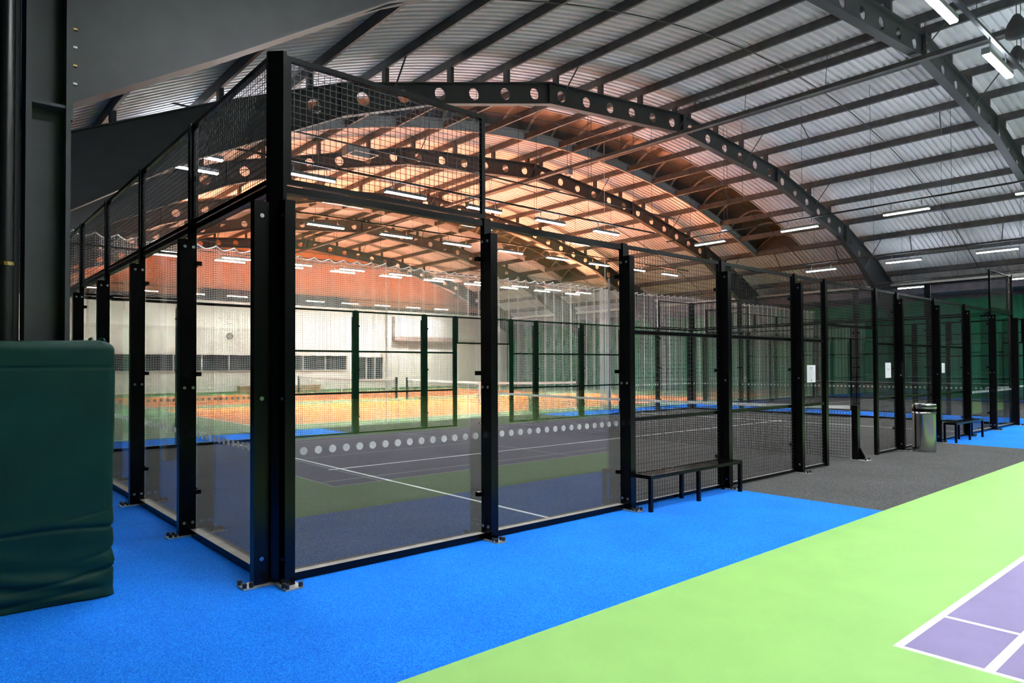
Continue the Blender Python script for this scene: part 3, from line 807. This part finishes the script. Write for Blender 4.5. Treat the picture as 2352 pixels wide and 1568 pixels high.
# ------------------------------------------------------------------ white dividing net across the hall
def divider():
    e = empty('dividing_net', (17, 12.1, 0), 'tall white dividing net hanging in folds behind the front court', 'dividing net')
    per = .42; x0, x1 = -1.0, 34.4
    def yo(x):
        u = (x / per) % 1.0; tri = 1 - abs(2 * u - 1)
        a = .075 + .035 * math.sin(x * 1.7) + .02 * math.sin(x * 4.1)
        if 17.0 < x < 18.0: a *= 2.2
        return 12.1 + a * (tri - .5) * 2
    def zt(x):
        u = (x / per) % 1.0
        return 4.55 - .075 * math.sin(PI * u) ** .9 + .02 * math.sin(x * .9)
    b = MB(); n = int((x1 - x0) / (per / 4)); rows = 82
    X = [x0 + (x1 - x0) * i / n for i in range(n + 1)]
    for j in range(rows):
        f = j / rows
        b.path([(x, yo(x) + .03 * math.sin(x * 2.3 + 1) * (1 - f), .02 + (zt(x) - .02) * f) for x in X], 0.0040, 3)
    m_ = int((x1 - x0) / .047)
    for i in range(m_ + 1):
        x = x0 + (x1 - x0) * i / m_
        b.tube((x, yo(x) + .03 * math.sin(x * 2.3 + 1), .02), (x, yo(x), zt(x)), 0.0040, 3, caps=False)
    x = 17.15
    while x < 17.75:
        yy = 12.1 + random.uniform(-.12, .12); b.tube((x, yy, .02), (x, yy, zt(x)), 0.0040, 3, caps=False); x += .012
    rel(b.build('netting', 'rope'), e)
    b = MB(); b.path([(x, yo(x), zt(x)) for x in [x0 + (x1 - x0) * i / (n * 2) for i in range(n * 2 + 1)]], .018, 6); rel(b.build('top_rope', 'rope'), e)
    b = MB(); b.path([(x, yo(x) + .03 * math.sin(x * 2.3 + 1), .02) for x in X], .014, 5); rel(b.build('bottom_rope', 'rope'), e)
    b = MB(); b.tube((x0, 12.1, 4.66), (x1, 12.1, 4.66), .008, 6); 
    x = x0 + per - (x0 % per)
    while x < x1: b.tube((x, 12.1, 4.66), (x, yo(x), zt(x)), .004, 4, caps=False); x += per
    rel(b.build('support_wire', 'beam'), e)
divider()
e = empty('net_pull_pole', (17.45, 11.85, 0), 'pale grey pole beside the gathered part of the dividing net', 'pole')
b = MB(); b.tube((17.45, 11.85, 0), (17.45, 11.85, 4.9), .035, 10); rel(b.build('pole', 'lamp_body'), e)
b = MB(); b.tube((17.45, 11.85, 0), (17.45, 11.85, .02), .12, 16); rel(b.build('foot', 'lamp_body'), e)

# ------------------------------------------------------------------ green curtains
def curtain(name, p, q, z0, z1, label, amp=.09, per=.55, seed=1):
    P, Q = Vector((*p, 0)), Vector((*q, 0)); L = (Q - P).length; D = (Q - P) / L; Nn = Vector((-D.y, D.x, 0))
    n = int(L / .07); rng = random.Random(seed); ph = [rng.uniform(0, 6.28) for _ in range(4)]
    b = MB(); th = .012
    def off(s, f): return amp * (math.sin(2 * PI * s / per + ph[0] + .7 * math.sin(s * .8 + ph[1])) * (.45 + .55 * (1 - f)) + .5 * math.sin(2 * PI * s / (per * 2.7) + ph[2]))
    rows = (0, .33, .66, .9, 1)
    for side in (0, th):
        for i in range(n + 1):
            s = L * i / n
            zt = z1 - .07 * abs(math.sin(PI * s / 1.6 + ph[3])) ** 1.5
            for f in rows: b.v.append(P + D * s + Nn * (off(s, f) + side) + Vector((0, 0, z0 + (zt - z0) * f)))
    r = len(rows); o_ = (n + 1) * r
    for i in range(n):
        for j in range(r - 1):
            a = i * r + j
            b.f += [(a, a + r, a + r + 1, a + 1), (o_ + a, o_ + a + 1, o_ + a + r + 1, o_ + a + r)]; b.m += [0, 0]
    o = b.build(name, 'green_cloth', smooth=True)
    return tag(o, label, 'curtain', 'green backdrop curtains')
curtain('backdrop_curtain', (35.6, -10), (35.6, 11.9), .03, 4.85, 'dark green backdrop curtain along the right wall beside the courts', seed=3)
curtain('backdrop_curtain', (35.6, 12.3), (35.6, 38.9), .03, 4.85, 'green backdrop curtain along the right side of the tennis hall', seed=5)
curtain('backdrop_curtain', (-1.95, 14), (-1.95, 39), .03, 3.1, 'dim green curtain glimpsed at the left edge beyond the column', seed=8)
for k, (y0_, z0_, z1_) in enumerate(((8.05, 3.62, 4.05), (8.05, 4.2, 4.3))):
    pass

# ------------------------------------------------------------------ padded column
def column_pad():
    e = empty('column_pad', (-1.55, .9, 0), 'dark green padded wrap around the foot of the grey column', 'pad')
    x0, x1, y0, y1, z0, z1 = -2.55, -.965, .5, 1.36, .004, 1.80
    b = MB(); r = .06; pts = []
    def seg(cx, cy, a0, a1, n=8): return [(cx + r * math.cos(a0 + (a1 - a0) * k / n), cy + r * math.sin(a0 + (a1 - a0) * k / n)) for k in range(n + 1)]
    def edge(p, q, n): return [(p[0] + (q[0] - p[0]) * k / n, p[1] + (q[1] - p[1]) * k / n) for k in range(1, n)]
    loop = []
    c = [(x1 - r, y0 + r, -PI / 2, 0), (x1 - r, y1 - r, 0, PI / 2), (x0 + r, y1 - r, PI / 2, PI), (x0 + r, y0 + r, PI, 1.5 * PI)]
    arcs = [seg(*q) for q in c]
    for i in range(4):
        loop += arcs[i]; loop += edge(arcs[i][-1], arcs[(i + 1) % 4][0], 60 if i % 2 else 30)
    n = len(loop); m_ = 170
    from mathutils import noise
    cxm, cym = (x0 + x1) / 2, (y0 + y1) / 2
    for j in range(m_ + 1):
        f = j / m_; z = z0 + (z1 - z0) * f
        for (x, y) in loop:
            dx, dy = (x - cxm), (y - cym)
            nx = (1 if abs(x - x1) < .08 else -1 if abs(x - x0) < .08 else 0); ny = (-1 if abs(y - y0) < .08 else 1 if abs(y - y1) < .08 else 0)
            low = max(0, 1 - f / .33)
            s = x + .6 * y
            d = .012 * noise.noise((s * 1.1, z * 1.6, 3)) + .004 * noise.noise((s * 4, z * 6, 13))
            d += low * (.018 * noise.noise((s * 1.5 + 4, z * 7.0 + s * 2.0, 1)) + .016 * math.sin(z * 42 + s * 7 + 5 * noise.noise((s * 1.3, z * 2, 7))) * max(0, noise.noise((s * 2, z * 3, 9)) + .35))
            ridge = abs(noise.noise((s * .7 + 9, z * 5 - s * 1.1, 2)))
            d -= .011 * max(0, 1 - ridge / .045) * max(0, min(1, (.62 - f) / .2)) * (1 if noise.noise((s*.5,z*.6,4))>-.1 else 0)
            if abs(f - .895) < .006: d -= .004
            if ny == -1 or nx == 1:
                for (za, slope, A, sa, sb) in ((.50, -.035, .016, -2.1, -.3), (.20, .10, .014, -1.3, -.3), (.335, .22, .010, -.95, -.3), (.09, .05, .012, -2.4, -.7), (1.23, -.08, .005, -2.4, -1.25), (.27, -.10, .008, -1.9, -1.2)):
                    t = z - (za + slope * (s + .66) + .018 * noise.noise((s * 2.2, za * 9, 2)))
                    mk = max(0, min(1, (s - sa) / .15)) * max(0, min(1, (sb - s) / .15))
                    if abs(t) < .16: d += mk * A * .6 * (.7 * math.exp(-((t - .032) / .04) ** 2) - 1.2 * math.exp(-((t + .008) / .012) ** 2))
            top = max(0, (f - .965) / .035)
            shrink = .045 * top ** 2
            zz = z + (.018 * noise.noise((s * 3, 0, 5)) if j == m_ else 0) + (.02 * noise.noise((s * 1.2, 1, 6)) if f > .9 else 0)
            if j == 0: zz = z0
            b.v.append((x + nx * (d - shrink), y + ny * (d - shrink), zz))
    for j in range(m_):
        for i in range(n): b.f.append((j * n + i, j * n + (i + 1) % n, (j + 1) * n + (i + 1) % n, (j + 1) * n + i)); b.m.append(0)
    b.f.append(tuple(range(m_ * n, (m_ + 1) * n))); b.m.append(0)
    b.f.append(tuple(range(n))[::-1]); b.m.append(0)
    o = rel(b.build('cover', 'pad', smooth=True), e)
    b = MB(); b.path([(x1 - .3 - .02 * k, y0 + .03 + .003 * k, 1.79 + .02 * math.sin(k * .9)) for k in range(3)], .008, 6)
    b = MB(); 
    b.path([(x1 - .11 + .05 * math.cos(t), y0 + .06 + .03 * math.sin(t), 1.80 + .022 * math.sin(t * 2)) for t in [k * .5 for k in range(9)]], .009, 6); rel(b.build('tie_knot', 'pad'), e)
column_pad()
# black rainwater pipe left of the column
e = empty('rainwater_pipe', (-1.60, .80, 0), 'black rainwater pipe with a brass ring left of the grey column', 'pipe')
b = MB(); b.tube((-1.585, .80, 1.7), (-1.585, .80, 5.2), .05, 16); rel(b.build('pipe', 'pipe', shade_angle=.7), e)
b = MB(); b.tube((-1.585, .80, 2.32), (-1.585, .80, 2.345), .056, 16); rel(b.build('pipe_ring', 'brass'), e)
b = MB(); b.box((-1.95, .86, 0), (-1.5, .9, 5.0)); tag(b.build('trim_6', 'dark'), 'dark boxing behind the rainwater pipe', 'trim', kind='structure')

# ------------------------------------------------------------------ benches by the fence
def bench(x0, x1, y0, y1, h, label):
    e = empty('bench', ((x0 + x1) / 2, (y0 + y1) / 2, 0), label, 'bench', 'black metal benches')
    t = .04
    b = MB(); b.box((x0, y0, h - t), (x1, y0 + t, h)); b.box((x0, y1 - t, h - t), (x1, y1, h)); b.box((x0, y0 + t, h - t), (x0 + t, y1 - t, h)); b.box((x1 - t, y0 + t, h - t), (x1, y1 - t, h)); b.box(((x0 + x1) / 2 - t / 2, y0 + t, h - t), ((x0 + x1) / 2 + t / 2, y1 - t, h - .012)); rel(b.build('seat_frame', 'black'), e)
    b = MB(); L = x1 - x0 - 2 * t; n = round(L / .035); m_ = max(2, round((y1 - y0 - 2 * t) / .035))
    w = .006
    for i in range(n + 1):
        x = x0 + t + L * i / n; b.box((x - w, y0 + t * .8, h - .012), (x + w, y1 - t * .8, h - .004))
    for j in range(m_ + 1):
        y = y0 + t + (y1 - y0 - 2 * t) * j / m_; b.box((x0 + t * .8, y - w, h - .011), (x1 - t * .8, y + w, h - .0035))
    rel(b.build('perforated_seat', 'black'), e)
    for x in (x0, (x0 + x1) / 2 - t / 2, x1 - t):
        for y in (y0, y1 - t):
            b = MB(); b.box((x, y, 0), (x + t, y + t, h - t - .0005)); rel(b.build('leg', 'black'), e)
bench(4.065, 5.94, -.345, -.06, .40, 'black metal bench with perforated seat beside the nearer mesh panels')
bench(14.1, 15.92, -.40, -.155, .41, 'black metal bench on the far blue carpet beyond the steel bin')

# ------------------------------------------------------------------ steel bin
e = empty('waste_bin', (12.24, -.40, 0), 'polished steel cylinder bin beside the gateway', 'bin')
b = MB(); b.lathe([(.185, 0), (.195, .01), (.195, .70), (.21, .715), (.205, .735), (.19, .735)], (12.24, -.40, 0), 48); rel(b.build('body', 'chrome', shade_angle=.6), e)
b = MB(); b.lathe([(.185, .735), (.198, .74), (.198, .785), (.19, .79)], (12.24, -.40, 0), 48); rel(b.build('collar', 'black'), e)
b = MB(); b.lathe([(.19, .79), (.207, .795), (.212, .83), (.205, .87), (.19, .885), (.16, .888), (.14, .875), (.13, .85)], (12.24, -.40, 0), 48); rel(b.build('lid', 'chrome', shade_angle=.6), e)

# ------------------------------------------------------------------ notices cable-tied to the mesh
def notice(x0, x1, z0, z1, label, lines, mark):
    e = empty('notice', ((x0 + x1) / 2, -.012, z0), label, 'notice', 'paper notices on the fence')
    y = -.0275
    b = MB(); b.box((x0, y - .003, z0), (x1, y, z1)); rel(b.build('sheet', 'paper'), e)
    b = MB(); w = x1 - x0; h = z1 - z0
    for (cx, cz, lw, lh, mi) in lines: b.box((x0 + w * (cx - lw / 2), y - .0045, z0 + h * (cz - lh / 2)), (x0 + w * (cx + lw / 2), y - .003, z0 + h * (cz + lh / 2)), mi)
    if lines: rel(b.build('printing', ['ink', 'ink_dark']), e)
L1 = []
rng = random.Random(4)
def word_row(cz, n, lw, lh, mi=0):
    out = []; tot = lw; x = .5 - lw / 2; unit = lw / n
    for k in range(n): out.append((x + unit * (k + .5), cz, unit * .72, lh * (1 if k % 3 else 1.35), mi))
    return out
L1 += word_row(.86, 6, .46, .035) + word_row(.77, 5, .32, .03)
for cz, lw in ((.665, .46), (.60, .62), (.53, .62), (.46, .62), (.39, .44), (.32, .40)): L1 += [(.5, cz, lw, .006, 0)]
L1 += [(.47, .14, .04, .07, 1), (.53, .155, .04, .022, 1), (.53, .115, .045, .022, 1)]
notice(8.38, 8.66, 1.345, 1.615, 'white printed notice on the mesh left of the gateway', L1, None)
L2 = [(.30, .56, .05, .08, 0), (.42, .61, .16, .02, 0), (.42, .51, .16, .02, 0), (.58, .55, .05, .10, 0), (.66, .60, .08, .02, 0), (.72, .55, .04, .09, 0)]
notice(11.44, 11.70, 1.375, 1.655, 'plain white notice with one grey word on the mesh right of the gateway', L2, None)
notice(14.47, 14.66, 1.44, 1.65, 'white notice half hidden behind a post near the farther bench', [], None)

# ------------------------------------------------------------------ wall clock, benches, basket
cx, cz, cy = 12.86, 3.64, Y_BACK
e = empty('wall_clock', (cx, cy - .06, cz), 'round white clock high on the far white wall', 'clock')
def disc(r0, r1, y0, y1, mat, name):
    b = MB(); n = 40; vs = []
    for (r, y) in ((r0, y0), (r1, y0), (r1, y1), (r0, y1)):
        vs += [(cx + r * math.cos(2 * PI * k / n), y, cz + r * math.sin(2 * PI * k / n)) for k in range(n)]
    fs = []
    for q in range(4):
        for k in range(n): fs.append((q * n + k, q * n + (k + 1) % n, ((q + 1) % 4) * n + (k + 1) % n, ((q + 1) % 4) * n + k))
    b.add(vs, fs); rel(b.build(name, mat), e)
disc(.17, .20, cy - .08, cy - .003, 'dark', 'rim'); disc(.001, .171, cy - .05, cy - .003, 'clock_face', 'dial')
b = MB()
for k in range(12):
    a = 2 * PI * k / 12; b.tube((cx + .125 * math.cos(a), cy - .053, cz + .125 * math.sin(a)), (cx + .155 * math.cos(a), cy - .053, cz + .155 * math.sin(a)), .006, 4)
rel(b.build('hour_marks', 'dark'), e)
for a, l, r in ((math.radians(48), .085, .008), (math.radians(215), .13, .006)):
    b = MB(); b.tube((cx, cy - .056, cz), (cx + l * math.cos(a), cy - .056, cz + l * math.sin(a)), r, 4); rel(b.build('hand', 'dark'), e)
for k, (x0, x1, lab) in enumerate(((13.2, 14.3, 'pale wooden bench box at the foot of the far wall, left one'), (16.7, 18.6, 'long pale wooden bench box at the foot of the far wall, right one'))):
    e = empty('wooden_bench', ((x0 + x1) / 2, 38.9, 0), lab, 'bench', 'wooden benches by the far wall')
    b = MB(); b.box((x0, 38.6, .4), (x1, 39.2, .46)); rel(b.build('seat', 'wood'), e)
    b = MB()
    for z in (.05, .17, .29): b.box((x0 + .02, 38.63, z), (x1 - .02, 38.66, z + .1))
    rel(b.build('front_slats', 'wood'), e)
    for x in (x0 + .03, x1 - .09):
        b = MB(); b.box((x, 38.665, 0), (x + .06, 39.15, .398)); rel(b.build('end_support', 'wood'), e)
e = empty('ball_basket', (14.55, 12.9, 0), 'small green wire ball basket behind the far mesh', 'basket')
b = MB()
for k in range(16):
    a = 2 * PI * k / 16; b.tube((14.55 + .15 * math.cos(a), 12.9 + .15 * math.sin(a), .02), (14.55 + .19 * math.cos(a), 12.9 + .19 * math.sin(a), .62), .008, 4)
for z, r in ((.03, .15), (.2, .162), (.4, .176), (.62, .192)):
    b.path([(14.55 + r * math.cos(2 * PI * k / 20), 12.9 + r * math.sin(2 * PI * k / 20), z) for k in range(21)], .01, 5)
rel(b.build('cage', 'green_cloth'), e)
b = MB(); b.lathe([(.145, .02), (.17, .3), (.16, .34)], (14.55, 12.9, 0), 20); rel(b.build('liner', 'green_cloth'), e)

# ------------------------------------------------------------------ small things under the roof
def hung_box(c, size, label, frame=False):
    e = empty('hung_unit', c, label, 'ceiling unit')
    x, y, z = c; sx, sy, sz = size
    b = MB(); b.box((x - sx / 2, y - sy / 2, z), (x + sx / 2, y + sy / 2, z + sz)); rel(b.build('casing', 'lamp_body', bevel=.01), e)
    for dx in (-sx * .35, sx * .35):
        b = MB(); b.tube((x + dx, y, z + sz), (x + dx, y, roof_line(x) + .3), .008, 5, caps=False); rel(b.build('hanger_rod', 'beam'), e)
    if frame:
        b = MB(); t = .012
        f = [(x - sx / 2, y - sy / 2 - .5, z - .02), (x + sx / 2, y - sy / 2 - .5, z - .02), (x + sx / 2, y - sy / 2, z), (x - sx / 2, y - sy / 2, z)]
        for i in range(4): b.tube(f[i], f[(i + 1) % 4], t, 4)
        rel(b.build('frame', 'white'), e)
    return e
hung_box((7.9, 13.55, 7.95), (.75, .35, .3), 'grey box with pale open frame hanging behind the corner mesh', True)
hung_box((16.1, 12.6, 8.7), (.22, .22, .2), 'small grey sensor box under the hung track')
hung_box((19.35, 8.1, 6.36), (.3, .2, .16), 'small grey camera box on the conduit at right')
SPK = ((11.18, -2.16, 6.85), (12.5, -1.87, 6.85))
for k, (px, py, pz) in enumerate(SPK):
    e = empty('ceiling_speaker', (px, py, pz), 'dark teardrop speaker hanging at the top right corner, ' + ('upper one' if k == 0 else 'lower one'), 'speaker', 'hanging speakers')
    b = MB(); b.lathe([(.02, .36), (.05, .34), (.13, .2), (.16, .08), (.15, .0), (.05, -.03)], (px, py, pz), 20); rel(b.build('shell', 'black_rough', smooth=True), e)
    b = MB(); b.tube((px, py, pz + .35), (px, py, roof_line(px) + .3), .006, 5); rel(b.build('cable', 'beam'), e)
b = MB(); b.tube((17.05, 11.7, .3), (17.05, 11.7, roof_line(17.05) + .3), .007, 5)
tag(b.build('pull_cord', 'rope'), 'thin pale cord hanging from the roof in front of the dividing net', 'cord')

# ------------------------------------------------------------------ world + render look
for o in [o for o in COL.objects if o.type == 'EMPTY' and not any(c.parent == o for c in COL.objects)]: bpy.data.objects.remove(o)
w = bpy.data.worlds.new('world'); S.world = w; w.use_nodes = True
w.node_tree.nodes['Background'].inputs[0].default_value = (.02, .022, .028, 1); w.node_tree.nodes['Background'].inputs[1].default_value = 1
S.view_settings.view_transform = 'Standard'; S.view_settings.look = 'None'; S.view_settings.gamma = 1; S.view_settings.use_curve_mapping = False
S.view_settings.exposure = 0.0
try:
    cy_ = S.cycles
    cy_.max_bounces = 8; cy_.diffuse_bounces = 4; cy_.glossy_bounces = 4; cy_.transparent_max_bounces = 40; cy_.transmission_bounces = 4
    cy_.caustics_reflective = False; cy_.caustics_refractive = False
    cy_.sample_clamp_indirect = 6
    cy_.use_denoising = True
except Exception: pass
